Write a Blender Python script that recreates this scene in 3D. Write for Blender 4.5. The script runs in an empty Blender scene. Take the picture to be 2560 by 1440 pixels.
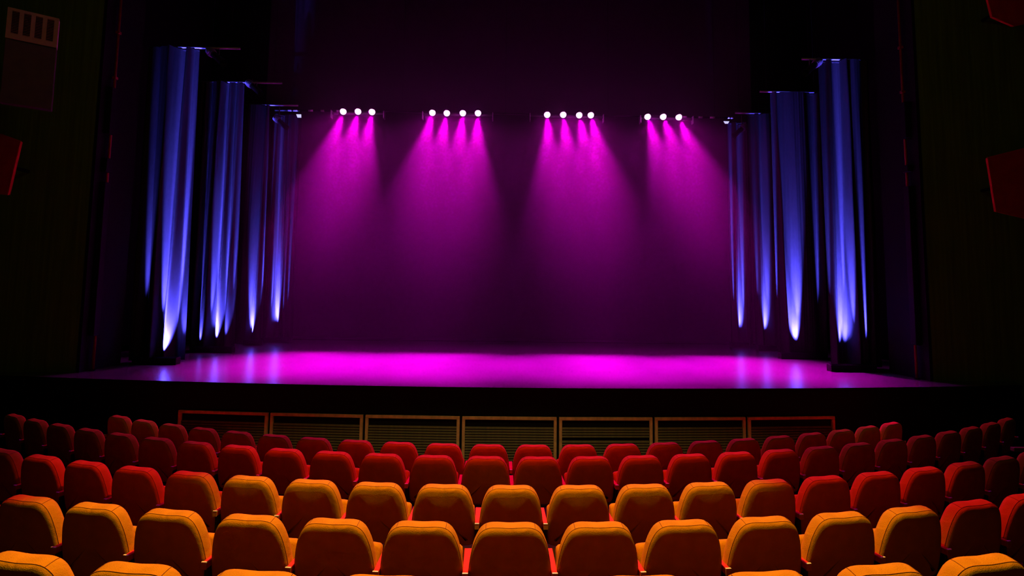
import bpy, bmesh, math, random
from mathutils import Vector, Matrix, Euler

random.seed(7)
scene = bpy.context.scene
C = scene.collection

# ------------------------------------------------------------------ camera
W, H, F = 2560.0, 1440.0, 1350.0
CX, CZ = -0.1108, 1.5
YAW, PITCH, ROLL, PPY = 0.01381, 0.08398, 0.01247, 608.82
_fw = Vector((math.sin(YAW) * math.cos(PITCH), math.cos(YAW) * math.cos(PITCH), math.sin(PITCH)))
_r0 = Vector((math.cos(YAW), -math.sin(YAW), 0)); _u0 = _r0.cross(_fw)
_r = _r0 * math.cos(ROLL) + _u0 * math.sin(ROLL)
_u = -_r0 * math.sin(ROLL) + _u0 * math.cos(ROLL)
EYE = Vector((CX, 0, CZ))
cd = bpy.data.cameras.new('camera')
cd.sensor_width = 36; cd.lens = F / W * 36; cd.shift_y = -(H / 2 - PPY) / W
cd.clip_start = 0.05; cd.clip_end = 200
co = bpy.data.objects.new('camera', cd); C.objects.link(co)
co.matrix_world = Matrix(((_r.x, _u.x, -_fw.x, EYE.x), (_r.y, _u.y, -_fw.y, EYE.y), (_r.z, _u.z, -_fw.z, EYE.z), (0, 0, 0, 1)))
scene.camera = co

def at(px, py, D):                       # the point of the place, D metres ahead, that a pixel of the photo shows
    v = _fw + _r * ((px - W / 2) / F) - _u * ((py - PPY) / F)
    return EYE + v * (D / v.y)

# ------------------------------------------------------------------ world, exposure
w = bpy.data.worlds.new('world'); scene.world = w; w.use_nodes = True
w.node_tree.nodes['Background'].inputs[0].default_value = (0, 0, 0, 1)
w.node_tree.nodes['Background'].inputs[1].default_value = 0
vs = scene.view_settings
vs.view_transform = 'Standard'; vs.look = 'None'; vs.exposure = 0; vs.gamma = 1; vs.use_curve_mapping = False
scene.cycles.use_denoising = True
scene.cycles.max_bounces = 4
scene.cycles.volume_bounces = 0
scene.cycles.volume_step_rate = 4.0
scene.cycles.volume_max_steps = 64
scene.cycles.use_adaptive_sampling = True
scene.cycles.adaptive_threshold = 0.08
scene.cycles.adaptive_min_samples = 16
scene.cycles.diffuse_bounces = 2
scene.cycles.glossy_bounces = 2

# ------------------------------------------------------------------ house lights and added fills
def spot(name, loc, target, power, color, half_deg, blend, radius):
    l = bpy.data.lights.new(name, 'SPOT'); l.energy = power; l.color = color
    l.spot_size = math.radians(half_deg * 2); l.spot_blend = blend; l.shadow_soft_size = radius
    o = bpy.data.objects.new(name, l); C.objects.link(o); o.location = loc
    o.rotation_euler = (Vector(target) - Vector(loc)).to_track_quat('-Z', 'Y').to_euler()
    return o
def point(name, loc, power, color, radius):
    l = bpy.data.lights.new(name, 'POINT'); l.energy = power; l.color = color; l.shadow_soft_size = radius
    o = bpy.data.objects.new(name, l); C.objects.link(o); o.location = loc
    return o
MAGENTA = (1.0, 0.0, 0.86)
BLUE = (0.085, 0.074, 1.0)
HL_AMBER = spot('house_light_amber', (-0.2, 3.45, 7.0), (-0.24, 2.12, -0.2), 1750, (1.0, 0.85, 0.08), 28.3, 0.22, 0.12)
HL_RED = spot('house_light_red', (-0.15, 4.9, 7.0), (-0.15, 2.5, -0.4), 1700, (1.0, 0.018, 0.008), 36.5, 0.22, 0.15)
HL_RED.scale = (1.14, 1, 1)
FILL_DIM = point('fill_light_dim', (0.0, 4.6, 7.6), 38, (1.0, 0.70, 0.16), 0.5)  # added fill with no visible source, lifts the dark walls and cabinet
FILL_FRONT = spot('fill_light_front', (0.0, 1.5, 7.5), (0.0, 8.4, -1.05), 650, (1.0, 0.80, 0.30), 32.0, 1.0, 0.05)  # added spot, squeezed to a band to brighten just the stage-front panels
FILL_FRONT.scale = (1, 0.085, 1)

# ------------------------------------------------------------------ helpers
def prop(o, label=None, cat=None, group=None, kind=None):
    if label: o['label'] = label
    if cat: o['category'] = cat
    if group: o['group'] = group
    if kind: o['kind'] = kind
    return o
def empty(name, loc=(0, 0, 0), rz=0.0):
    o = bpy.data.objects.new(name, None); C.objects.link(o); o.empty_display_size = 0.1
    o.location = loc; o.rotation_euler = (0, 0, rz); return o
def mesh_obj(name, bm, mat, parent=None, smooth=False):
    me = bpy.data.meshes.new(name); bm.normal_update(); bm.to_mesh(me); bm.free()
    me.materials.append(mat)
    if smooth:
        for p in me.polygons: p.use_smooth = True
    o = bpy.data.objects.new(name, me); C.objects.link(o)
    if parent: o.parent = parent
    return o
def bm_box(bm, x0, x1, y0, y1, z0, z1, bevel=0.0, M=None):
    r = bmesh.ops.create_cube(bm, size=1.0)
    vsx = r['verts']
    for v in vsx:
        v.co = Vector(((x0 + x1) / 2 + v.co.x * (x1 - x0), (y0 + y1) / 2 + v.co.y * (y1 - y0), (z0 + z1) / 2 + v.co.z * (z1 - z0)))
    if bevel > 0:
        es = list({e for v in vsx for e in v.link_edges})
        rb = bmesh.ops.bevel(bm, geom=es, offset=bevel, segments=2, affect='EDGES', profile=0.5)
        vsx = list({v for f in rb['faces'] for v in f.verts} | {v for v in vsx if v.is_valid})
    if M is not None:
        for v in vsx: v.co = M @ v.co
    return vsx
def bm_tube(bm, a, b, r0, r1=None, n=12, caps=True):
    a = Vector(a); b = Vector(b); r1 = r0 if r1 is None else r1
    d = (b - a).normalized(); s = d.orthogonal().normalized(); t = d.cross(s)
    A = []; B = []
    for i in range(n):
        q = 2 * math.pi * i / n; k = s * math.cos(q) + t * math.sin(q)
        A.append(bm.verts.new(a + k * r0)); B.append(bm.verts.new(b + k * r1))
    for i in range(n):
        j = (i + 1) % n; bm.faces.new((A[i], A[j], B[j], B[i]))
    if caps:
        bm.faces.new(A[::-1]); bm.faces.new(B)
def bm_loft(bm, loops, closed=True, cap0=False, cap1=False):
    L = [[bm.verts.new(p) for p in lp] for lp in loops]
    n = len(L[0])
    for k in range(len(L) - 1):
        for i in range(n if closed else n - 1):
            j = (i + 1) % n
            bm.faces.new((L[k][i], L[k][j], L[k + 1][j], L[k + 1][i]))
    if cap0: bm.faces.new(L[0][::-1])
    if cap1: bm.faces.new(L[-1])
    return L
def box_obj(name, x0, x1, y0, y1, z0, z1, mat, parent=None, bevel=0.0):
    bm = bmesh.new(); bm_box(bm, x0, x1, y0, y1, z0, z1, bevel)
    return mesh_obj(name, bm, mat, parent)
def catmull(P, n, closed=False):
    out = []; m = len(P)
    for i in range(m if closed else m - 1):
        g = lambda k: Vector(P[k % m]) if closed else Vector(P[max(0, min(m - 1, k))])
        p0, p1, p2, p3 = g(i - 1), g(i), g(i + 1), g(i + 2)
        for s in range(n):
            t = s / n
            out.append(0.5 * ((2 * p1) + (p2 - p0) * t + (2 * p0 - 5 * p1 + 4 * p2 - p3) * t * t + (3 * p1 - p0 - 3 * p2 + p3) * t ** 3))
    if not closed: out.append(Vector(P[-1]))
    return out

# ------------------------------------------------------------------ materials
def mat(name, col, rough=0.7, metal=0.0, noise=0.0, nscale=20.0, bump=0.0, bscale=200.0, sheen=0.0, stretch=(1, 1, 1), spec=0.5, sheen_tint=None, wrinkle=0.0):
    m = bpy.data.materials.new(name); m.use_nodes = True; nt = m.node_tree
    b = nt.nodes['Principled BSDF']
    b.inputs['Roughness'].default_value = rough; b.inputs['Metallic'].default_value = metal
    b.inputs['Specular IOR Level'].default_value = spec
    if sheen:
        b.inputs['Sheen Weight'].default_value = sheen; b.inputs['Sheen Roughness'].default_value = 0.4
        b.inputs['Sheen Tint'].default_value = (*(sheen_tint or col), 1)
    tc = nt.nodes.new('ShaderNodeTexCoord'); mp = nt.nodes.new('ShaderNodeMapping'); mp.inputs['Scale'].default_value = stretch
    nt.links.new(tc.outputs['Object'], mp.inputs['Vector'])
    n1 = nt.nodes.new('ShaderNodeTexNoise'); n1.inputs['Scale'].default_value = nscale; n1.inputs['Detail'].default_value = 4
    nt.links.new(mp.outputs[0], n1.inputs['Vector'])
    mr = nt.nodes.new('ShaderNodeMapRange'); mr.inputs['From Min'].default_value = 0.3; mr.inputs['From Max'].default_value = 0.7
    mr.inputs['To Min'].default_value = 1 - noise; mr.inputs['To Max'].default_value = 1 + noise
    nt.links.new(n1.outputs['Fac'], mr.inputs['Value'])
    mx = nt.nodes.new('ShaderNodeVectorMath'); mx.operation = 'SCALE'; mx.inputs[0].default_value = col
    nt.links.new(mr.outputs[0], mx.inputs['Scale']); nt.links.new(mx.outputs[0], b.inputs['Base Color'])
    if bump:
        n2 = nt.nodes.new('ShaderNodeTexNoise'); n2.inputs['Scale'].default_value = bscale; n2.inputs['Detail'].default_value = 3
        nt.links.new(mp.outputs[0], n2.inputs['Vector'])
        bp = nt.nodes.new('ShaderNodeBump'); bp.inputs['Strength'].default_value = bump; bp.inputs['Distance'].default_value = 0.01
        nt.links.new(n2.outputs['Fac'], bp.inputs['Height'])
        if wrinkle:
            n3 = nt.nodes.new('ShaderNodeTexNoise'); n3.inputs['Scale'].default_value = 9.0; n3.inputs['Detail'].default_value = 2; n3.inputs['Distortion'].default_value = 0.8
            nt.links.new(tc.outputs['Object'], n3.inputs['Vector'])
            b3 = nt.nodes.new('ShaderNodeBump'); b3.inputs['Strength'].default_value = wrinkle; b3.inputs['Distance'].default_value = 0.05
            nt.links.new(n3.outputs['Fac'], b3.inputs['Height']); nt.links.new(b3.outputs[0], bp.inputs['Normal'])
        nt.links.new(bp.outputs[0], b.inputs['Normal'])
    return m
def emit(name, col, strength):
    m = bpy.data.materials.new(name); m.use_nodes = True; nt = m.node_tree
    nt.nodes.remove(nt.nodes['Principled BSDF'])
    e = nt.nodes.new('ShaderNodeEmission'); e.inputs[0].default_value = (*col, 1); e.inputs[1].default_value = strength
    nt.links.new(e.outputs[0], nt.nodes['Material Output'].inputs['Surface'])
    return m
M_FABRIC = mat('seat_fabric', (0.60, 0.25, 0.006), 0.85, noise=0.12, nscale=9, bump=0.35, bscale=260, sheen=0.15, spec=0.15, wrinkle=0.18)
M_SEAM = mat('seam_thread', (0.16, 0.03, 0.004), 0.8, noise=0.1)
M_METAL = mat('black_steel', (0.02, 0.018, 0.016), 0.5, metal=0.3, noise=0.2)
M_ARM = mat('armrest_wood', (0.62, 0.035, 0.012), 0.7, noise=0.25, nscale=30, stretch=(1, 8, 1), spec=0.12)
M_CAP = mat('arm_end_cap', (0.62, 0.20, 0.03), 0.6, noise=0.1)
M_LITRIM = mat('arm_lit_rim', (0.95, 0.85, 0.70), 0.4, noise=0.05)  # near-white colour, paints the bright rim of the armrest
M_CARPET = mat('carpet', (0.030, 0.016, 0.010), 0.95, noise=0.3, nscale=60, bump=0.4, bscale=300, spec=0.1)
M_BLACK = mat('black_paint', (0.005, 0.005, 0.005), 0.8, noise=0.2, spec=0.2)
M_WALL = mat('dark_wall', (0.12, 0.28, 0.03), 0.85, noise=0.25, nscale=3, bump=0.2, bscale=30, stretch=(6, 6, 0.2), spec=0.2)
M_STAGE = mat('stage_vinyl', (0.10, 0.10, 0.10), 0.26, noise=0.12, nscale=2.0, bump=0.05, bscale=40, spec=0.5)
M_CURTAIN = mat('velvet_curtain', (0.032, 0.031, 0.034), 0.9, noise=0.08, nscale=30, bump=0.12, bscale=160, sheen=0.2, stretch=(1, 1, 0.3), spec=0.1)
M_BACKDROP = mat('backdrop_cloth', (0.060, 0.055, 0.060), 0.9, noise=0.06, nscale=8, bump=0.1, bscale=120, spec=0.1)
M_FRAME = mat('frame_wood', (0.80, 0.50, 0.22), 0.6, noise=0.2, nscale=12, stretch=(1, 1, 1))
M_SLAT = mat('slat_wood', (0.13, 0.10, 0.03), 0.7, noise=0.2, nscale=15)
M_REDBOX = mat('red_panel', (0.70, 0.008, 0.005), 0.8, noise=0.1, nscale=6)
M_CABINET = mat('cabinet_paint', (0.56, 0.50, 0.22), 0.6, noise=0.12, nscale=6)
M_CABDARK = mat('cabinet_lower', (0.09, 0.11, 0.03), 0.7, noise=0.15, nscale=6)
M_GRILLE = mat('grille_slat', (0.30, 0.19, 0.10), 0.6, noise=0.2)
M_POLE = mat('red_pole', (0.30, 0.02, 0.012), 0.55, noise=0.2)
M_STEEL = mat('grey_steel', (0.30, 0.30, 0.32), 0.45, metal=0.5, noise=0.1)
M_HOUSING = mat('lamp_housing', (0.03, 0.03, 0.03), 0.5, noise=0.1)
M_FIN = mat('lamp_fins', (0.35, 0.35, 0.38), 0.4, metal=0.6, noise=0.1)
M_TAPE = mat('white_tape', (0.85, 0.85, 0.85), 0.6, noise=0.03)
M_RAIL = mat('rail_paint', (0.25, 0.17, 0.06), 0.6, noise=0.1)
M_LENS = emit('lamp_lens', (1.0, 0.42, 0.95), 3.2)
M_FLOOD = emit('flood_lens', (0.62, 0.60, 1.0), 1.1)

# ------------------------------------------------------------------ the rows: D, R, z of back top, x centre, turn, seat indices
S = 0.55
BACK_H = 0.87
ROWS = [
    dict(D=2.414, R=12.26, Z=0.284, x0=-0.143, rot=0.0075, idx=[i for i in range(-4, 5)]),
    dict(D=3.533, R=14.02, Z=0.046, x0=-0.143, rot=0.0066, idx=[i for i in range(-7, 8)]),
    dict(D=4.575, R=14.06, Z=-0.093, x0=-0.062, rot=0.0025, idx=[i for i in range(-9, 11)]),
    dict(D=5.867, R=13.97, Z=-0.253, x0=-0.041, rot=0.0030, idx=[i + 0.5 for i in range(-13, 14)]),
    dict(D=6.765, R=12.82, Z=-0.382, x0=-0.022, rot=0.0019, idx=[i + 0.5 for i in range(-11, 11)]),
]
def arc(row, x, off=0.0):                # y of a row's arc (moved by off along y) at a given x
    R = row['R']; dx = min(abs(x - row['x0']), R * 0.98)
    return row['D'] + off + R - math.sqrt(R * R - dx * dx)

# ------------------------------------------------------------------ stage and room
D1, D2, D3, D4, DB = 10.893, 12.773, 14.385, 15.15, 15.62
D0, ZT = 8.39, 6.383
PX = 7.28                                # proscenium reveal
SIDE = 9.6
FLOORZ = -1.270
def front_y(x): return D0 + x * x / 104.0

def floor_tiers():
    bm = bmesh.new(); xs = [-SIDE + 2 * SIDE * i / 48 for i in range(49)]
    def strip(fa, fb, za, zb):
        A = [bm.verts.new((x, fa(x), za)) for x in xs]; B = [bm.verts.new((x, fb(x), zb)) for x in xs]
        for i in range(len(xs) - 1): bm.faces.new((A[i], A[i + 1], B[i + 1], B[i]))
    edges = [lambda x: -5.0] + [(lambda x, r=r: arc(r, x, -0.45)) for r in ROWS] + [lambda x: front_y(x) + 0.3]
    zs = [-0.36] + [r['Z'] - BACK_H - 0.018 for r in ROWS]
    for k in range(6):
        strip(edges[k], edges[k + 1], zs[k], zs[k])
        if k < 5: strip(edges[k + 1], edges[k + 1], zs[k], zs[k + 1])
    return mesh_obj('floor', bm, M_CARPET)
prop(floor_tiers(), 'dark carpeted curved tiers under the seat rows', 'floor', kind='structure')

def stage():
    root = empty('stage_platform', (0, D0, FLOORZ))
    bm = bmesh.new(); n = 40; xs = [-8.6 + 17.2 * i / n for i in range(n + 1)]
    A = [bm.verts.new((x, front_y(x), 0)) for x in xs]; B = [bm.verts.new((x, 17, 0)) for x in xs]
    for i in range(n): bm.faces.new((A[i], A[i + 1], B[i + 1], B[i]))
    top = mesh_obj('stage_floor', bm, M_STAGE, root); top.matrix_parent_inverse = Matrix.Translation((0, -D0, -FLOORZ))
    bm = bmesh.new()
    bm_loft(bm, [[Vector((x, front_y(x) - 0.004, 0.0)) for x in xs], [Vector((x, front_y(x) - 0.004, -0.05)) for x in xs], [Vector((x, front_y(x) + 0.02, -0.05)) for x in xs], [Vector((x, front_y(x) + 0.02, FLOORZ)) for x in xs]], closed=False)
    f = mesh_obj('fascia', bm, M_BLACK, root); f.matrix_parent_inverse = Matrix.Translation((0, -D0, -FLOORZ))
    prop(root, 'glossy black stage floor lit magenta above a black front', 'stage', kind='structure')
stage()
def st(name, x0, x1, y0, y1, z0, z1, m, label, cat='wall'):
    o = box_obj(name, x0, x1, y0, y1, z0, z1, m); prop(o, label, cat, kind='structure'); return o
for s, nm in ((-1, 'left'), (1, 'right')):
    a, b = sorted((s * (PX + 0.05), s * (SIDE + 0.2)))
    st('wall_front_' + nm, a, b, 9.40, 9.55, FLOORZ, 8.6, M_WALL, 'dark olive wall beside the %s edge of the stage opening' % nm)
    a, b = sorted((s * PX, s * (PX + 0.05)))
    st('wall_reveal_' + nm, a, b, 9.39, 10.38, 0.0, 8.6, M_BLACK, 'black reveal on the %s side of the stage opening' % nm)
    a, b = sorted((s * SIDE, s * (SIDE + 0.2)))
    st('wall_' + nm, a, b, -5, 9.40, -2, 8.6, M_WALL, 'dark side wall of the auditorium on the %s' % nm)
    a, b = sorted((s * 9.4, s * 9.6))
    st('wall_wing_' + nm, a, b, 10.4, 17, 0, 13, M_BLACK, 'black wall behind the curtains on the %s' % nm)
st('wall_rear', -SIDE, SIDE, -5.2, -5, -2, 8.6, M_WALL, 'dark rear wall of the auditorium')
st('wall_upstage', -9.6, 9.6, 16.8, 17, 0, 13, M_BLACK, 'black wall behind the backdrop')
st('wall_header', -PX, PX, 9.40, 9.6, 7.6, 13.2, M_BLACK, 'black header above the stage opening')
st('ceiling', -SIDE, SIDE, -5, 9.6, 8.6, 8.8, M_BLACK, 'black auditorium ceiling', 'ceiling')
st('ceiling_stage', -9.6, 9.6, 9.6, 17, 13, 13.2, M_BLACK, 'black ceiling above the stage', 'ceiling')

# backdrop: one large cloth with very soft waves and a hem
def backdrop():
    root = empty('stage_backdrop', (0, DB, 0))
    bm = bmesh.new(); nx = 120; loops = []
    for k, z in enumerate([0.02, 0.5, 1.5, 3, 4.5, 6, 8, 11]):
        loops.append([Vector((-7.2 + 14.4 * i / nx, 0.012 * math.sin(i * 0.9) * (1 - 0.1 * k) + 0.015 * math.sin(i * 0.23 + 1), z)) for i in range(nx + 1)])
    bm_loft(bm, loops, closed=False)
    mesh_obj('cloth', bm, M_BACKDROP, root, True)
    bm = bmesh.new(); bm_box(bm, -7.2, 7.2, -0.03, -0.005, 0.015, 0.085, 0.008); mesh_obj('hem', bm, M_BACKDROP, root)
    prop(root, 'large dark backdrop cloth glowing faint magenta behind the beams', 'backdrop')
backdrop()

# ------------------------------------------------------------------ side curtains (legs) with uplights, battens
def leg(name, D, zt, zb, pxt, pxb, pyt, pyb, ridges, label, power, dist=0.42):
    """pxt/pxb: outer and inner edge in the photo at top and bottom; ridges: (px top, px bottom, half width px, depth m)"""
    xt = [at(p, pyt, D).x for p in pxt]; xb = [at(p, pyb, D).x for p in pxb]
    k = D / F
    R = [(at(a, pyt, D).x, at(b, pyb, D).x, wd * k, dp) for a, b, wd, dp, _q, _w in ridges]
    root = empty(name, ((xb[0] + xb[1]) / 2, D, 0)); ox = root.location.x
    bm = bmesh.new(); nx, nz = 170, 22; loops = []
    for j in range(nz + 1):
        t = j / nz; z = zb + (zt - zb) * t; lp = []
        for i in range(nx + 1):
            u = i / nx
            x = (xb[0] + (xb[1] - xb[0]) * u) * (1 - t) + (xt[0] + (xt[1] - xt[0]) * u) * t
            y = 0.0
            for (ct, cb, wd, dp) in R:
                c = cb + (ct - cb) * t + 0.006 * math.sin(z * 1.7 + ct * 9)
                q = abs(x - c) / wd
                g = math.exp(-q ** 3.6)
                y = min(y, -dp * 1.5 * g * (0.5 + 0.5 * (1 - t)) + 0.3 * y)
            y += 0.004 * math.sin(x * 41 + z * 0.4) + 0.002 * math.sin(x * 97 - z * 0.7)
            lp.append(Vector((x - ox, y, z)))
        loops.append(lp)
    bm_loft(bm, loops, closed=False)
    c = mesh_obj('cloth', bm, M_CURTAIN, root, True)
    md = c.modifiers.new('thickness', 'SOLIDIFY'); md.thickness = 0.006; md.offset = 1; md.use_rim = False
    bm = bmesh.new()
    lo, hi = sorted(xt)
    bm_box(bm, lo - ox, hi - ox, -0.012, 0.012, zt - 0.03, zt + 0.002); mesh_obj('heading_tape', bm, M_CURTAIN, root)
    prop(root, label, 'curtain', 'blue-lit side curtains')
    # floor uplight: a low trough with one narrow lamp below each fold
    sg = 1 if pxb[1] > pxb[0] else -1           # towards the stage centre
    LX = [at(pb + sg * 0.3 * wd, pyb, D - dist).x for _a, pb, wd, _d, _q, _w in ridges]
    x0, x1 = min(LX) - 0.10, max(LX) + 0.10; cx = (x0 + x1) / 2; hw = (x1 - x0) / 2
    u = empty('floor_uplight', (cx, D - dist, 0.0))
    for sy in (-1, 1):
        bm = bmesh.new(); bm_box(bm, -hw, hw, sy * 0.075 - 0.006, sy * 0.075 + 0.006, 0.02, 0.13, 0.003); mesh_obj('side_plate', bm, M_BLACK, u)
        bm = bmesh.new(); bm_box(bm, sy * hw - 0.006, sy * hw + 0.006, -0.075, 0.075, 0.0, 0.13, 0.003); mesh_obj('end_plate', bm, M_BLACK, u)
    bm = bmesh.new(); bm_box(bm, -hw, hw, -0.08, 0.08, 0.0, 0.02, 0.004); mesh_obj('base', bm, M_BLACK, u)
    for lx, (pt, pb, wd, dp, q, ws) in zip(LX, ridges):
        bm = bmesh.new(); bm_tube(bm, (lx - cx, 0, 0.02), (lx - cx, 0, 0.06), 0.03, 0.035, 12); mesh_obj('lamp', bm, M_HOUSING, u)
        tx = at(pt, pyt, D).x
        ax = math.atan(1.5 * wd * k / 6.0 + 0.006)
        if D > D3 + 0.1: ax *= 0.6
        l = spot('uplight_beam', (lx, D - dist, 0.12), (tx, D - dist + 0.70, 5.9), power * 32.0 * q, BLUE, 12.0, 1.0, 0.015); l.scale = (math.tan(ax) / math.tan(math.radians(12.0)), 1, 1)
        if ws:
            l = spot('uplight_wash', (lx, D - dist, 0.12), (lx + (tx - lx) * 0.2, D - dist + 0.42, 1.12), power * 11.0 * ws, BLUE, 24.0, 1.0, 0.02); l.scale = (0.22 + 0.004 * wd, 1, 1)
    return u
UPL = []
# ridges: (px at top, px at bottom, half width px, depth m, strength of its own lamp, strength of the low wash)
UPL.append((leg('side_curtain', D1, ZT - 0.03, 0.03, (376, 500), (338, 462), 118, 895,
    [(392, 346, 15, .13, .30, 0), (428, 397, 22, .19, .75, .60), (439, 405, 5, .22, .5, .85), (479, 430, 6, .19, 1.0, .15)],
    'tall blue-lit curtain nearest the audience on the left', 1500), 'black floor uplight below the front left curtain'))
UPL.append((leg('side_curtain', D2, ZT - 0.03, 0.03, (505, 612), (482, 586), 203, 880,
    [(525, 490, 5, .15, .35, .10), (552, 518, 15, .18, .7, .4), (563, 529, 5, .21, .6, 1.0), (583, 550, 6, .14, .55, .1), (601, 570, 6, .10, .3, 0)],
    'blue-lit curtain second from the audience on the left', 1500), 'black floor uplight below the second left curtain'))
UPL.append((leg('side_curtain', D3, ZT - 0.03, 0.03, (613, 676), (588, 652), 262, 864,
    [(640, 615, 20, .17, .22, 1.0), (672, 641, 4, .15, .45, 0)],
    'dim blue curtain third from the audience on the left', 1300), 'black floor uplight below the third left curtain'))
UPL.append((leg('side_curtain', D4, ZT - 0.03, 0.03, (668, 755), (655, 730), 275, 858,
    [(692, 673, 8, .16, .6, .3), (698, 679, 4, .19, .5, 1.0), (720, 703, 5, .10, .12, 0), (731, 714, 7, .13, .20, 0)],
    'narrow blue curtain farthest back on the left, beside the backdrop', 1500), 'black floor uplight below the rearmost left curtain'))
UPL.append((leg('side_curtain', D1, ZT - 0.03, 0.03, (2168, 2045), (2205, 2078), 152, 917,
    [(2070, 2088, 7, .08, .12, 0), (2104, 2127, 5, .22, .7, .8), (2127, 2144, 18, .18, .7, .6), (2156, 2172, 6, .15, .75, 0)],
    'tall blue-lit curtain nearest the audience on the right', 1500), 'black floor uplight below the front right curtain'))
UPL.append((leg('side_curtain', D2, ZT - 0.03, 0.03, (2050, 1925), (2062, 1945), 235, 890,
    [(1934, 1962, 4, .15, .5, 0), (1985, 2011, 32, .17, .6, 1.0), (2042, 2056, 7, .13, .4, 0)],
    'broad blue-lit curtain second from the audience on the right', 1400), 'black floor uplight below the second right curtain'))
UPL.append((leg('side_curtain', D3, ZT - 0.03, 0.03, (1926, 1868), (1956, 1890), 285, 870,
    [(1890, 1905, 5, .08, .15, 0), (1913, 1932, 12, .16, .5, 1.0)],
    'narrow blue-lit curtain third from the audience on the right', 1200), 'black floor uplight below the third right curtain'))
UPL.append((leg('side_curtain', D4, ZT - 0.03, 0.03, (1872, 1815), (1882, 1828), 292, 864,
    [(1834, 1838, 5, .13, .6, 0), (1859, 1863, 10, .17, .7, 1.0)],
    'blue curtain farthest back on the right, beside the backdrop', 1400), 'black floor uplight below the rearmost right curtain'))
for u, lb in UPL: prop(u, lb, 'uplight', 'floor uplights below the curtains')

def batten(D, xa, xb, z, label, posts):
    root = empty('curtain_batten', (xa, D, z)); dx = xb - xa
    bm = bmesh.new(); bm_tube(bm, (0, 0, 0.01), (dx, 0, 0.01), 0.024, n=12); mesh_obj('pipe', bm, M_STEEL, root, True)
    for t in posts:
        bm = bmesh.new(); bm_tube(bm, (dx * t, 0, 0.03), (dx * t, 0, 13 - z), 0.004, n=6); mesh_obj('hanger', bm, M_BLACK, root)
    prop(root, label, 'batten', 'battens above the curtains')
batten(D1, at(376, 118, D1).x, at(600, 120, D1).x, ZT, 'blue-lit batten above the front left curtain', (0.1, 0.9))
batten(D2, at(505, 203, D2).x, at(705, 205, D2).x, ZT, 'blue-lit batten above the second left curtain', (0.1, 0.9))
batten(D3, at(613, 262, D3).x, at(745, 264, D3).x, ZT, 'thin batten above the third left curtain', (0.1, 0.9))
batten(D1, at(2169, 152, D1).x, at(2005, 150, D1).x, ZT, 'blue-lit batten above the front right curtain', (0.1, 0.9))
batten(D2, at(2050, 235, D2).x, at(1900, 233, D2).x, ZT, 'blue-lit batten above the second right curtain', (0.1, 0.9))
batten(D3, at(1927, 285, D3).x, at(1838, 284, D3).x, ZT, 'thin batten above the third right curtain', (0.1, 0.9))

# ------------------------------------------------------------------ lamp pipe with four lamp bars
DL = 14.85
def lamp_pipe():
    a = at(684, 273, DL); b = at(1836, 291, DL); z = (a.z + b.z) / 2
    root = empty('lighting_pipe', ((a.x + b.x) / 2, DL + 0.10, z)); hx = (b.x - a.x) / 2
    bm = bmesh.new(); bm_tube(bm, (-hx, 0, 0), (hx, 0, 0), 0.026, n=12); mesh_obj('pipe', bm, M_HOUSING, root, True)
    for t in (-0.92, -0.45, 0.0, 0.45, 0.92):
        bm = bmesh.new(); bm_tube(bm, (hx * t, 0, 0.03), (hx * t, 0, 13 - z), 0.004, n=6); mesh_obj('hanger', bm, M_BLACK, root)
    for p0, p1 in ((720, 729), (733, 744), (771, 783), (802, 811), (841, 848), (1706, 1716), (1745, 1756), (1774, 1786), (1819, 1823), (1827, 1832)):
        x0 = at(p0, 280, DL + 0.1).x - root.location.x; x1 = at(p1, 280, DL + 0.1).x - root.location.x
        bm = bmesh.new(); bm_tube(bm, (x0, 0, 0), (x1, 0, 0), 0.0285, n=12); prop(mesh_obj('tape_band', bm, M_TAPE, root, True), 'pale tape band')
    prop(root, 'long black lighting pipe with pale tape bands across the stage', 'pipe')
    return z
ZPIPE = lamp_pipe()
LAMPS = [([(858, 279), (895, 279), (930, 280)], (829, 961), 'lamp bar with three magenta lamps nearest the left curtains', 0.1),
         ([(1081, 282), (1117, 283), (1157, 283), (1195, 283)], (1057, 1232), 'lamp bar with four magenta lamps left of the stage centre', -0.2),
         ([(1368, 287), (1408, 287), (1448, 288), (1477, 288)], (1325, 1508), 'lamp bar with four magenta lamps right of the stage centre', 0.3),
         ([(1619, 292), (1658, 292), (1697, 293)], (1600, 1731), 'lamp bar with three magenta lamps nearest the right curtains', 0.8)]
LAMP_POWER, LAMP_HALF, LAMP_BLEND = 8800, 16.3, 0.85
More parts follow.
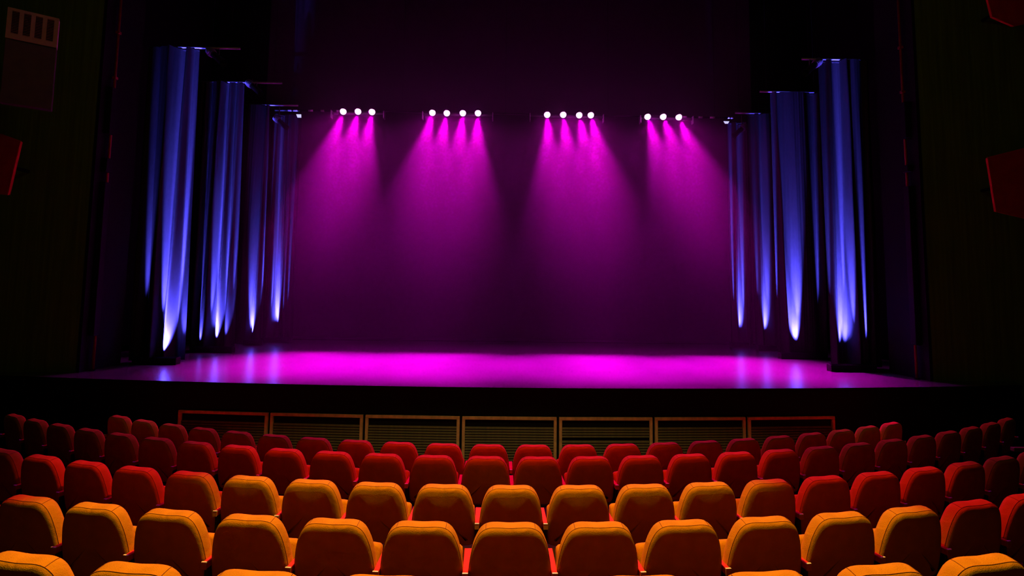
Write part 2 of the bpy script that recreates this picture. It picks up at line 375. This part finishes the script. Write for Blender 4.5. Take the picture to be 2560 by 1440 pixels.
for pts, (e0, e1), lb, lean in LAMPS:
    P = [at(x, y, DL - 0.10) for x, y in pts]; z = sum(p.z for p in P) / len(P)
    x0 = at(e0, 290, DL).x; x1 = at(e1, 290, DL).x; cx = (x0 + x1) / 2
    root = empty('lamp_bar', (cx, DL, z)); hx = (x1 - x0) / 2
    prop(root, lb, 'stage light', 'magenta lamp bars over the stage')
    bm = bmesh.new(); bm_box(bm, -hx, hx, 0.0, 0.07, -0.045, 0.02, 0.01); mesh_obj('housing', bm, M_HOUSING, root)
    for sx in (-1, 1):
        bm = bmesh.new(); bm_box(bm, sx * hx - 0.012, sx * hx + 0.012, -0.09, 0.075, -0.17, 0.05, 0.006); mesh_obj('end_bracket', bm, M_STEEL, root)
        bm = bmesh.new(); bm_box(bm, sx * hx * 0.6 - 0.02, sx * hx * 0.6 + 0.02, 0.06, 0.14, -0.03, ZPIPE - z + 0.05, 0.006); mesh_obj('clamp', bm, M_HOUSING, root)
    for p in P:
        d = Vector((lean * 0.75 + (p.x - cx) * 0.45, -3.78, -6.3)).normalized()
        loc = Vector((p.x - cx, -0.10, p.z - z))
        bm = bmesh.new(); bm_tube(bm, loc - d * 0.13, loc - d * 0.01, 0.06, 0.10, 16, caps=False)
        bm_tube(bm, loc - d * 0.14, loc - d * 0.13, 0.06, 0.06, 16)
        can = mesh_obj('lamp_can', bm, M_HOUSING, root, True)
        bm = bmesh.new()
        bmesh.ops.create_uvsphere(bm, u_segments=16, v_segments=10, radius=0.088)
        for v in bm.verts: v.co = v.co * 0.98 + loc
        prop(mesh_obj('lens', bm, M_LENS, root, True), 'glowing white-pink lens')
        s_ = spot('lamp_beam', (p.x, DL - 0.10, p.z) , Vector((p.x, DL - 0.10, p.z)) + d, LAMP_POWER, MAGENTA, LAMP_HALF, LAMP_BLEND, 0.05)
        s_.scale = (0.84, 1, 1)
        spot('lamp_spill', (p.x, DL - 0.20, p.z - 0.02), (p.x, DL - 5, p.z - 7.0), 250, MAGENTA, 40, 1.0, 0.06)
        point('lamp_glow', (p.x, DL - 0.26, p.z - 0.02), 2.5, MAGENTA, 0.05)
        s_.location = Vector((p.x, DL - 0.10, p.z)) + d * 0.09

# ------------------------------------------------------------------ small finned spotlights and white floods
def spotlight(px, py, D, ztop, side, label, cat='spotlight'):
    p = at(px, py, D); root = empty('profile_spotlight', p)
    d = Vector((-side * 0.75, -0.25, -0.62)).normalized()        # points in towards the stage and down
    M = d.to_track_quat('-Z', 'Y').to_matrix().to_4x4()
    for k in range(5):
        bm = bmesh.new(); r = 0.095 - 0.006 * abs(k - 2)
        bm_tube(bm, (0, 0, 0.16 - k * 0.035), (0, 0, 0.148 - k * 0.035), r, r, 16); bm.transform(M); mesh_obj('fin', bm, M_FIN, root)
    bm = bmesh.new(); bm_tube(bm, (0, 0, 0.17), (0, 0, -0.02), 0.06, 0.07, 16); bm.transform(M); mesh_obj('body', bm, M_HOUSING, root, True)
    bm = bmesh.new(); bm_tube(bm, (0, 0, -0.02), (0, 0, -0.34), 0.065, 0.075, 16, caps=False); bm_tube(bm, (0, 0, -0.34), (0, 0, -0.36), 0.085, 0.085, 16, caps=False); bm.transform(M)
    mesh_obj('barrel', bm, M_HOUSING, root)
    bm = bmesh.new()
    zt = ztop - p.z
    for sx in (-1, 1): bm_box(bm, sx * 0.11 - 0.006, sx * 0.11 + 0.006, -0.015, 0.015, -0.02, 0.13)
    bm_box(bm, -0.116, 0.116, -0.015, 0.015, 0.12, 0.132); mesh_obj('yoke', bm, M_HOUSING, root)
    bm = bmesh.new(); bm_tube(bm, (0, 0, 0.13), (0, 0, max(zt, 0.16)), 0.014, n=8); mesh_obj('hanger', bm, M_HOUSING, root)
    prop(root, label, cat, 'small side spotlights')
spotlight(534, 136, D1, ZT, -1, 'finned spotlight hanging below the front left batten')
spotlight(630, 214, D2, ZT, -1, 'finned spotlight hanging below the second left batten')
spotlight(697, 302, D3 + 0.15, ZT, -1, 'blue-rimmed spotlight beside the rear left curtain')
spotlight(2037, 162, D1, ZT, 1, 'finned spotlight hanging below the front right batten')
spotlight(1855, 322, D3 + 0.15, ZT, 1, 'blue-rimmed spotlight beside the rear right curtain')
def flood(px, py, mir, label):
    p = at(px, py, DL - 0.05); root = empty('flood_lamp', p)
    bm = bmesh.new()
    q = [(-0.075, 0.05), (0.065, 0.05), (0.072, -0.045), (-0.035, -0.045)] if mir < 0 else [(-0.085, 0.035), (0.085, 0.035), (0.04, -0.035), (-0.045, -0.035)]
    bm_loft(bm, [[Vector((x, -0.03, z)) for x, z in q], [Vector((x * 0.95, -0.028, z * 0.95)) for x, z in q]], cap1=True)
    mesh_obj('lens', bm, M_FLOOD, root)
    bm = bmesh.new(); bm_loft(bm, [[Vector((x * 1.04, -0.026, z * 1.06)) for x, z in q], [Vector((x * 0.7, 0.07, z * 0.7)) for x, z in q]], cap0=True, cap1=True); mesh_obj('housing', bm, M_HOUSING, root)
    bm = bmesh.new(); bm_tube(bm, (0, 0.05, 0.02), (0, 0.15, ZPIPE - p.z), 0.012, n=8); mesh_obj('arm', bm, M_HOUSING, root)
    prop(root, label, 'flood lamp', 'small white floods on the pipe')
flood(748, 291, -1, 'small white flood lamp at the left end of the pipe')
flood(1815, 307, 1, 'small white flood lamp at the right end of the pipe')

# ------------------------------------------------------------------ framed slatted panels in the stage front
XP, ZP = 5.1245, -0.4256
pw = 2 * XP / 7
names = ['leftmost', 'second from the left', 'third from the left', 'middle', 'third from the right', 'second from the right', 'rightmost']
slat_me = None
for k in range(7):
    xc = -XP + pw * (k + 0.5); hw = pw / 2 - 0.018
    ang = math.atan2(front_y(xc + hw) - front_y(xc - hw), 2 * hw)
    root = empty('louvred_panel', (xc, front_y(xc) - 0.03, FLOORZ), ang)
    prop(root, 'brown wood framed louvred panel under the stage, %s of seven' % names[k], 'panel', 'louvred panels under the stage front')
    top = ZP - FLOORZ; t = 0.045
    bm = bmesh.new(); bm_box(bm, -hw, hw, -0.02, 0.02, top - t, top, 0.004); prop(mesh_obj('top_rail', bm, M_FRAME, root))
    bm = bmesh.new(); bm_box(bm, -hw, hw, -0.02, 0.02, 0.0, t, 0.004); mesh_obj('bottom_rail', bm, M_FRAME, root)
    for sx in (-1, 1):
        a, b = sorted((sx * hw, sx * (hw - t)))
        bm = bmesh.new(); bm_box(bm, a, b, -0.02, 0.02, t, top - t, 0.004); mesh_obj('stile', bm, M_FRAME, root)
    bm = bmesh.new(); bm_box(bm, -hw + t, hw - t, 0.025, 0.035, t, top - t); mesh_obj('backing', bm, M_BLACK, root)
    if slat_me is None:
        bm = bmesh.new(); bm_box(bm, -hw + t, hw - t, -0.004, 0.004, -0.016, 0.016, M=Matrix.Rotation(math.radians(-32), 4, 'X')); o = mesh_obj('slat', bm, M_SLAT, root); slat_me = o.data
        first = o
    for j in range(15):
        z = top - t - 0.125 - j * 0.039
        if k == 4 and j == 4: continue                         # one slat is missing in this panel
        if k == 0 and j == 0: o = first
        else:
            o = bpy.data.objects.new('slat', slat_me); C.objects.link(o); o.parent = root
        o.location = (0, 0.008, z)

# ------------------------------------------------------------------ theatre seats
def seat_outline():
    half = [(0.0, 0.866), (0.06, 0.869), (0.11, 0.870), (0.152, 0.861), (0.188, 0.834), (0.213, 0.790), (0.232, 0.735), (0.247, 0.66), (0.256, 0.58), (0.258, 0.49), (0.250, 0.42), (0.215, 0.385), (0.10, 0.375), (0.0, 0.373)]
    pts = [(x, z) for x, z in half] + [(-x, z) for x, z in half[-2:0:-1]]
    return catmull([(x, 0, z) for x, z in pts], 2, True)
OUT = seat_outline()
CEN = Vector((0, 0, 0.62))
REC = math.radians(11)
def recl(p):                              # lean the back: top towards the rear, pivot at the crown
    y, z = p.y, p.z - 0.87
    return Vector((p.x, y * math.cos(REC) - z * math.sin(REC), 0.87 + y * math.sin(REC) + z * math.cos(REC)))
def ring(ins, y):
    lp = []
    n = len(OUT)
    for i in range(n):
        p = OUT[i]; tng = (OUT[(i + 1) % n] - OUT[i - 1]).normalized(); nrm = Vector((tng.z, 0, -tng.x))
        if nrm.dot(CEN - p) < 0: nrm = -nrm
        q = p + nrm * ins; lp.append(recl(Vector((q.x, y, q.z))))
    return lp
def fill_ring(bm, lp, steps=(0.72, 0.4, 0.12), dome=0.0):
    c = sum(lp, Vector()) / len(lp); loops = [lp]
    for s in steps: loops.append([c + (p - c) * s + Vector((0, dome * (1 - s * s), 0)) for p in lp])
    L = bm_loft(bm, loops); bm.faces.new(L[-1])
def build_seat():
    parts = []
    bm = bmesh.new()
    loops = [ring(0.0, 0.022), ring(-0.001, 0.045), ring(0.0, 0.072), ring(0.005, 0.090), ring(0.020, 0.103), ring(0.05, 0.110)]
    bm_loft(bm, loops); fill_ring(bm, loops[-1], dome=0.012)
    parts.append(('backrest', bm, M_FABRIC, True, None))
    bm = bmesh.new(); rl = [ring(0.0, 0.022), ring(0.005, 0.011), ring(0.015, 0.003), ring(0.030, -0.002), ring(0.055, -0.006)]
    bm_loft(bm, rl); fill_ring(bm, rl[-1], dome=-0.010)
    parts.append(('rear_panel', bm, M_FABRIC, True, None))
    bm = bmesh.new()
    sm = ring(0.0, 0.0215); n = len(sm); c = sum(sm, Vector()) / n
    bm_loft(bm, [[p + (c - p).normalized() * dx + Vector((0, dy, 0)) for p in sm] for dx, dy in ((0.0016, 0), (0, -0.0016), (-0.0016, 0), (0, 0.0016), (0.0016, 0))])
    parts.append(('seam', bm, M_SEAM, True, None))
    for sx in (-1, 1):                       # corner seams of the top band
        bm = bmesh.new()
        i0 = min(range(n), key=lambda i: abs(OUT[i].x - sx * 0.152) + (10 if OUT[i].z < 0.8 else 0))
        path = [ring(0.0, 0.022)[i0], ring(-0.001, 0.045)[i0], ring(0.0, 0.072)[i0], ring(0.005, 0.090)[i0]]
        for p_, q_ in zip(path, path[1:]): bm_tube(bm, p_, q_, 0.0015, n=5)
        parts.append(('corner_seam', bm, M_SEAM, False, None))
    # tipped-up seat cushion
    bm = bmesh.new()
    prof = [(0.205, 0.40), (0.215, 0.365), (0.25, 0.355), (0.295, 0.37), (0.345, 0.60), (0.335, 0.635), (0.30, 0.648), (0.262, 0.630)]
    prof = [(p.y, p.z) for p in catmull([(0, y, z) for y, z in prof], 2, True)]
    cy = sum(p[0] for p in prof) / len(prof); cz = sum(p[1] for p in prof) / len(prof)
    loops = []
    for x, s in ((-0.235, 0.55), (-0.23, 0.8), (-0.215, 0.95), (-0.18, 1.0), (0, 1.0), (0.18, 1.0), (0.215, 0.95), (0.23, 0.8), (0.235, 0.55)):
        loops.append([Vector((x, cy + (y - cy) * s, cz + (z - cz) * (1 - (1 - s) * 0.4))) for y, z in prof])
    bm_loft(bm, loops, cap0=True, cap1=True)
    parts.append(('seat_cushion', bm, M_FABRIC, True, None))
    return parts
def arm_parts(x):
    out = []
    bm = bmesh.new()
    ya, yb, zt = 0.030, 0.36, 0.600
    lo = [Vector((x - 0.017, ya, zt - 0.038)), Vector((x + 0.017, ya, zt - 0.038)), Vector((x + 0.017, ya, zt - 0.004)), Vector((x + 0.014, ya + 0.004, zt)), Vector((x - 0.014, ya + 0.004, zt)), Vector((x - 0.017, ya, zt - 0.004))]
    hi = [Vector((x - 0.025, yb, zt - 0.038)), Vector((x + 0.025, yb, zt - 0.038)), Vector((x + 0.025, yb, zt - 0.004)), Vector((x + 0.021, yb - 0.004, zt)), Vector((x - 0.021, yb - 0.004, zt)), Vector((x - 0.025, yb, zt - 0.004))]
    bm_loft(bm, [lo, hi], cap0=True, cap1=True); out.append(('armrest', bm, M_ARM))
    bm = bmesh.new(); bm_box(bm, x - 0.0175, x + 0.0175, ya - 0.006, ya + 0.001, zt - 0.042, zt - 0.003); out.append(('end_cap', bm, M_CAP))
    bm = bmesh.new(); bm_box(bm, x - 0.0175, x + 0.0175, ya - 0.007, ya + 0.006, zt - 0.003, zt + 0.003); out.append(('lit_rim', bm, M_LITRIM))  # pale strip added as the painted lit rim at the rear edge
    bm = bmesh.new(); bm_box(bm, x - 0.013, x + 0.013, 0.05, 0.27, 0.012, 0.562, 0.004); out.append(('arm_support', bm, M_METAL))
    bm = bmesh.new(); bm_box(bm, x - 0.035, x + 0.035, 0.04, 0.30, 0.0, 0.012, 0.003); out.append(('foot_plate', bm, M_METAL))
    return out
SEAT_ME = []
def mk(name, bm, m, smooth):
    me = bpy.data.meshes.new(name); bmesh.ops.recalc_face_normals(bm, faces=bm.faces); bm.to_mesh(me); bm.free(); me.materials.append(m)
    for p in me.polygons: p.use_smooth = smooth
    return (name, me)
for nm, bm, m, sm, _ in build_seat(): SEAT_ME.append(mk(nm, bm, m, sm))
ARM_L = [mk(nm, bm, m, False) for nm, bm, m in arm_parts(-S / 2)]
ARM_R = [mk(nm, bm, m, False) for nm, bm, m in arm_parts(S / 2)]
ORD = ['first', 'second', 'third', 'fourth', 'fifth', 'sixth', 'seventh', 'eighth', 'ninth', 'tenth', 'eleventh', 'twelfth', 'thirteenth', 'fourteenth']
ROWNAME = ['in the row nearest the camera', 'in the second row from the camera', 'in the third row from the camera', 'in the fourth row from the camera', 'in the row nearest the stage']
COLR = ['orange', 'orange', 'orange', 'red', 'red']
def colour(r, i):
    if r == 0: return 'orange'
    if r == 1: return 'red' if i >= 6 else 'orange'
    if r == 2: return 'orange' if -4 <= i <= 4 else 'red'
    if r == 3: return 'dark red' if abs(i) > 8 else 'red'
    return 'dark red' if abs(i) > 5 else 'red'
for r, row in enumerate(ROWS):
    ids = row['idx']; n = len(ids)
    for q, i in enumerate(ids):
        a = i * S / row['R'] + row['rot']
        x = row['x0'] + row['R'] * math.sin(a); y = row['D'] + row['R'] * (1 - math.cos(a)); z = row['Z'] - BACK_H - 0.018
        root = empty('theatre_seat', (x, y, z), a + random.uniform(-0.012, 0.012))
        root.location += Vector((0.09 * math.sin(a), -0.09 * math.cos(a), 0))
        left = q < n / 2
        k = q if left else n - 1 - q
        pos = ORD[k] + (' from the left' if left else ' from the right')
        if k == 0: pos = 'leftmost' if left else 'rightmost'
        prop(root, '%s upholstered theatre seat, %s %s' % (colour(r, i), pos, ROWNAME[r]), 'seat', 'theatre seats ' + ROWNAME[r])
        tilt = random.uniform(-0.02, 0.02)
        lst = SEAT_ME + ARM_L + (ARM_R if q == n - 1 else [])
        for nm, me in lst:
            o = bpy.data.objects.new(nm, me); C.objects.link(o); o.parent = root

# ------------------------------------------------------------------ things on the dark walls
def quad_box(name, front, depth, mt, label, cat, group=None, shrink=0.97):
    c = sum(front, Vector()) / len(front); root = empty(name, c)
    bm = bmesh.new()
    f = [p - c for p in front]; b = [Vector((p.x * shrink, p.y + depth, p.z * shrink)) for p in f]
    fi = [Vector((p.x * 0.985, p.y - 0.004, p.z * 0.985)) for p in f]
    bm_loft(bm, [f, b], cap1=True); mesh_obj('shell', bm, mt, root)
    bm = bmesh.new(); bm_loft(bm, [f, fi], cap1=True); mesh_obj('face', bm, mt, root)
    bm = bmesh.new(); yb = 9.39 - c.y
    bm_tube(bm, (0, depth - 0.02, 0), (0, yb, 0), 0.03, n=10); mesh_obj('bracket', bm, M_BLACK, root)
    prop(root, label, cat, group); return root
G = 'dark red tilted wall panels'
quad_box('acoustic_panel', [at(-75, 478, 8.75), at(20, 488, 8.75), at(52, 352, 8.75), at(-60, 312, 8.75)], 0.05, M_REDBOX, 'dark red tilted panel on the left wall, cut by the frame', 'panel', G)
quad_box('acoustic_panel', [at(2490, 530, 8.75), at(2600, 556, 8.75), at(2600, 360, 8.75), at(2468, 393, 8.75)], 0.05, M_REDBOX, 'large dark red tilted panel halfway up the right wall', 'panel', G)
quad_box('acoustic_panel', [at(2480, 42, 8.75), at(2535, 66, 8.75), at(2610, 50, 8.75), at(2610, -70, 8.75), at(2455, -60, 8.75)], 0.05, M_REDBOX, 'dark red tilted panel at the top right corner', 'panel', G)

def cabinet():
    p0 = at(20, 16, 8.1); p1 = at(148, 48, 8.45); zt = (p0.z + p1.z) / 2
    dirv = Vector((p1.x - p0.x, p1.y - p0.y, 0)); wd = dirv.length; rz = math.atan2(dirv.y, dirv.x)
    c = Vector(((p0.x + p1.x) / 2, (p0.y + p1.y) / 2, zt - 1.5))
    root = empty('wall_cabinet', c, rz); h = 1.5; hw = wd / 2
    box_obj('lower_body', -hw, hw, 0, 0.14, 0.0, h - 0.50, M_CABDARK, root, 0.01)
    box_obj('upper_body', -hw, hw, 0.02, 0.14, h - 0.485, h, M_CABINET, root, 0.008)
    # front of the vented head: stiles and rails around four openings
    fh0, fh1 = h - 0.485, h
    nsl = 4; mg = 0.055; ow = (2 * hw - 2 * mg) / (nsl + 0.6 * (nsl - 1)); xs = -hw + mg; z0, z1 = fh0 + 0.085, fh1 - 0.045
    box_obj('top_rail', -hw, hw, -0.005, 0.02, z1, fh1, M_CABINET, root)
    box_obj('bottom_rail', -hw, hw, -0.005, 0.02, fh0, z0, M_CABINET, root)
    edges = [-hw]
    for j in range(nsl):
        a = xs + j * 1.6 * ow; edges += [a, a + ow]
    edges.append(hw)
    for j in range(0, len(edges), 2):
        box_obj('stile', edges[j], edges[j + 1], -0.005, 0.02, z0, z1, M_CABINET, root)
    for j in range(nsl):
        a = xs + j * 1.6 * ow
        box_obj('vent_back', a, a + ow, 0.012, 0.019, z0, z1, M_BLACK, root)
        for s in range(14):
            z = z0 + (z1 - z0) * (s + 0.5) / 14
            bm = bmesh.new(); bm_box(bm, a, a + ow, -0.010, 0.010, -0.003, 0.003, M=Matrix.Translation((0, 0.004, z)) @ Matrix.Rotation(0.6, 4, 'X'))
            mesh_obj('vent_slat', bm, M_GRILLE, root)
    bm = bmesh.new(); bm_box(bm, -0.04, 0.04, 0.13, 1.6, 0.9, 0.98); mesh_obj('bracket', bm, M_BLACK, root)
    prop(root, 'pale brown cabinet with four slotted vents at the top left', 'cabinet')
cabinet()

def pole(side, segs, label):
    x = side * (PX - 0.06); D = 9.62
    root = empty('boom_pole', (x, D, 0.0))
    bm = bmesh.new(); bm_tube(bm, (0, 0, 0), (0, 0, 8.4), 0.022, n=10); mesh_obj('tube', bm, M_POLE, root, True)
    bm = bmesh.new(); bm_tube(bm, (0, 0, 0), (0, 0, 0.02), 0.05, n=16); mesh_obj('base_flange', bm, M_BLACK, root)
    for z0, z1 in segs:
        bm = bmesh.new(); bm_box(bm, -0.055, 0.045, -0.10, 0.03, z0, z1, 0.012); mesh_obj('cover_box', bm, M_BLACK, root)  # black boxes added to hide stretches of the pole
    for z in (6.05, 5.2, 3.25):
        bm = bmesh.new(); bm_box(bm, -0.035, 0.035, -0.03, 0.035, z, z + 0.05, 0.006); mesh_obj('clamp', bm, M_POLE, root)
    prop(root, label, 'pole', 'red boom poles beside the stage')
def zz(px, py): return at(px, py, 9.55).z
pole(-1, [(zz(268, 335), zz(275, 218)), (zz(262, 430), zz(262, 395)), (0.6, zz(260, 455))], 'thin dark red pole on the left reveal of the stage opening')
pole(1, [(zz(2271, 345), zz(2270, 255)), (zz(2272, 430), zz(2272, 412)), (0.6, zz(2275, 465))], 'thin dark red pole on the right reveal of the stage opening')

def rail():
    p = at(2530, 1118, 6.9); root = empty('aisle_rail', (p.x, p.y, ROWS[3]['Z'] - BACK_H - 0.018)); z = p.z - root.location.z
    bm = bmesh.new(); bm_box(bm, 0, 0.9, -0.03, 0.03, z - 0.05, z, 0.008); mesh_obj('top_bar', bm, M_RAIL, root)
    for x in (0.25, 0.8):
        bm = bmesh.new(); bm_tube(bm, (x, 0, 0), (x, 0, z - 0.04), 0.018, n=10); mesh_obj('post', bm, M_METAL, root)
    prop(root, 'short pale brown rail at the right edge behind the seats', 'rail')
rail()

# ------------------------------------------------------------------ haze over the stage
def haze():
    bm = bmesh.new(); bm_box(bm, -5.6, 5.6, 9.7, 15.55, 0.05, 7.5)
    m = bpy.data.materials.new('stage_haze'); m.use_nodes = True; nt = m.node_tree
    nt.nodes.remove(nt.nodes['Principled BSDF'])
    vsn = nt.nodes.new('ShaderNodeVolumeScatter'); vsn.inputs['Anisotropy'].default_value = 0.35
    vsn.inputs['Color'].default_value = (1, 1, 1, 1)
    geo = nt.nodes.new('ShaderNodeNewGeometry'); sp = nt.nodes.new('ShaderNodeSeparateXYZ'); nt.links.new(geo.outputs['Position'], sp.inputs[0])
    mr = nt.nodes.new('ShaderNodeMapRange'); mr.inputs['From Min'].default_value = 1.0; mr.inputs['From Max'].default_value = 5.6
    mr.inputs['To Min'].default_value = 0.0; mr.inputs['To Max'].default_value = 1.0
    nt.links.new(sp.outputs['Z'], mr.inputs['Value'])
    pw_ = nt.nodes.new('ShaderNodeMath'); pw_.operation = 'POWER'; pw_.inputs[1].default_value = 1.5
    nt.links.new(mr.outputs[0], pw_.inputs[0])
    mu = nt.nodes.new('ShaderNodeMath'); mu.operation = 'MULTIPLY_ADD'; mu.inputs[1].default_value = 0.0135; mu.inputs[2].default_value = 0.0018
    nt.links.new(pw_.outputs[0], mu.inputs[0]); nt.links.new(mu.outputs[0], vsn.inputs['Density'])
    nt.links.new(vsn.outputs[0], nt.nodes['Material Output'].inputs['Volume'])
    o = mesh_obj('stage_haze', bm, m)
    prop(o, 'thin haze above the stage showing the magenta beams', 'haze', kind='stuff')
haze()
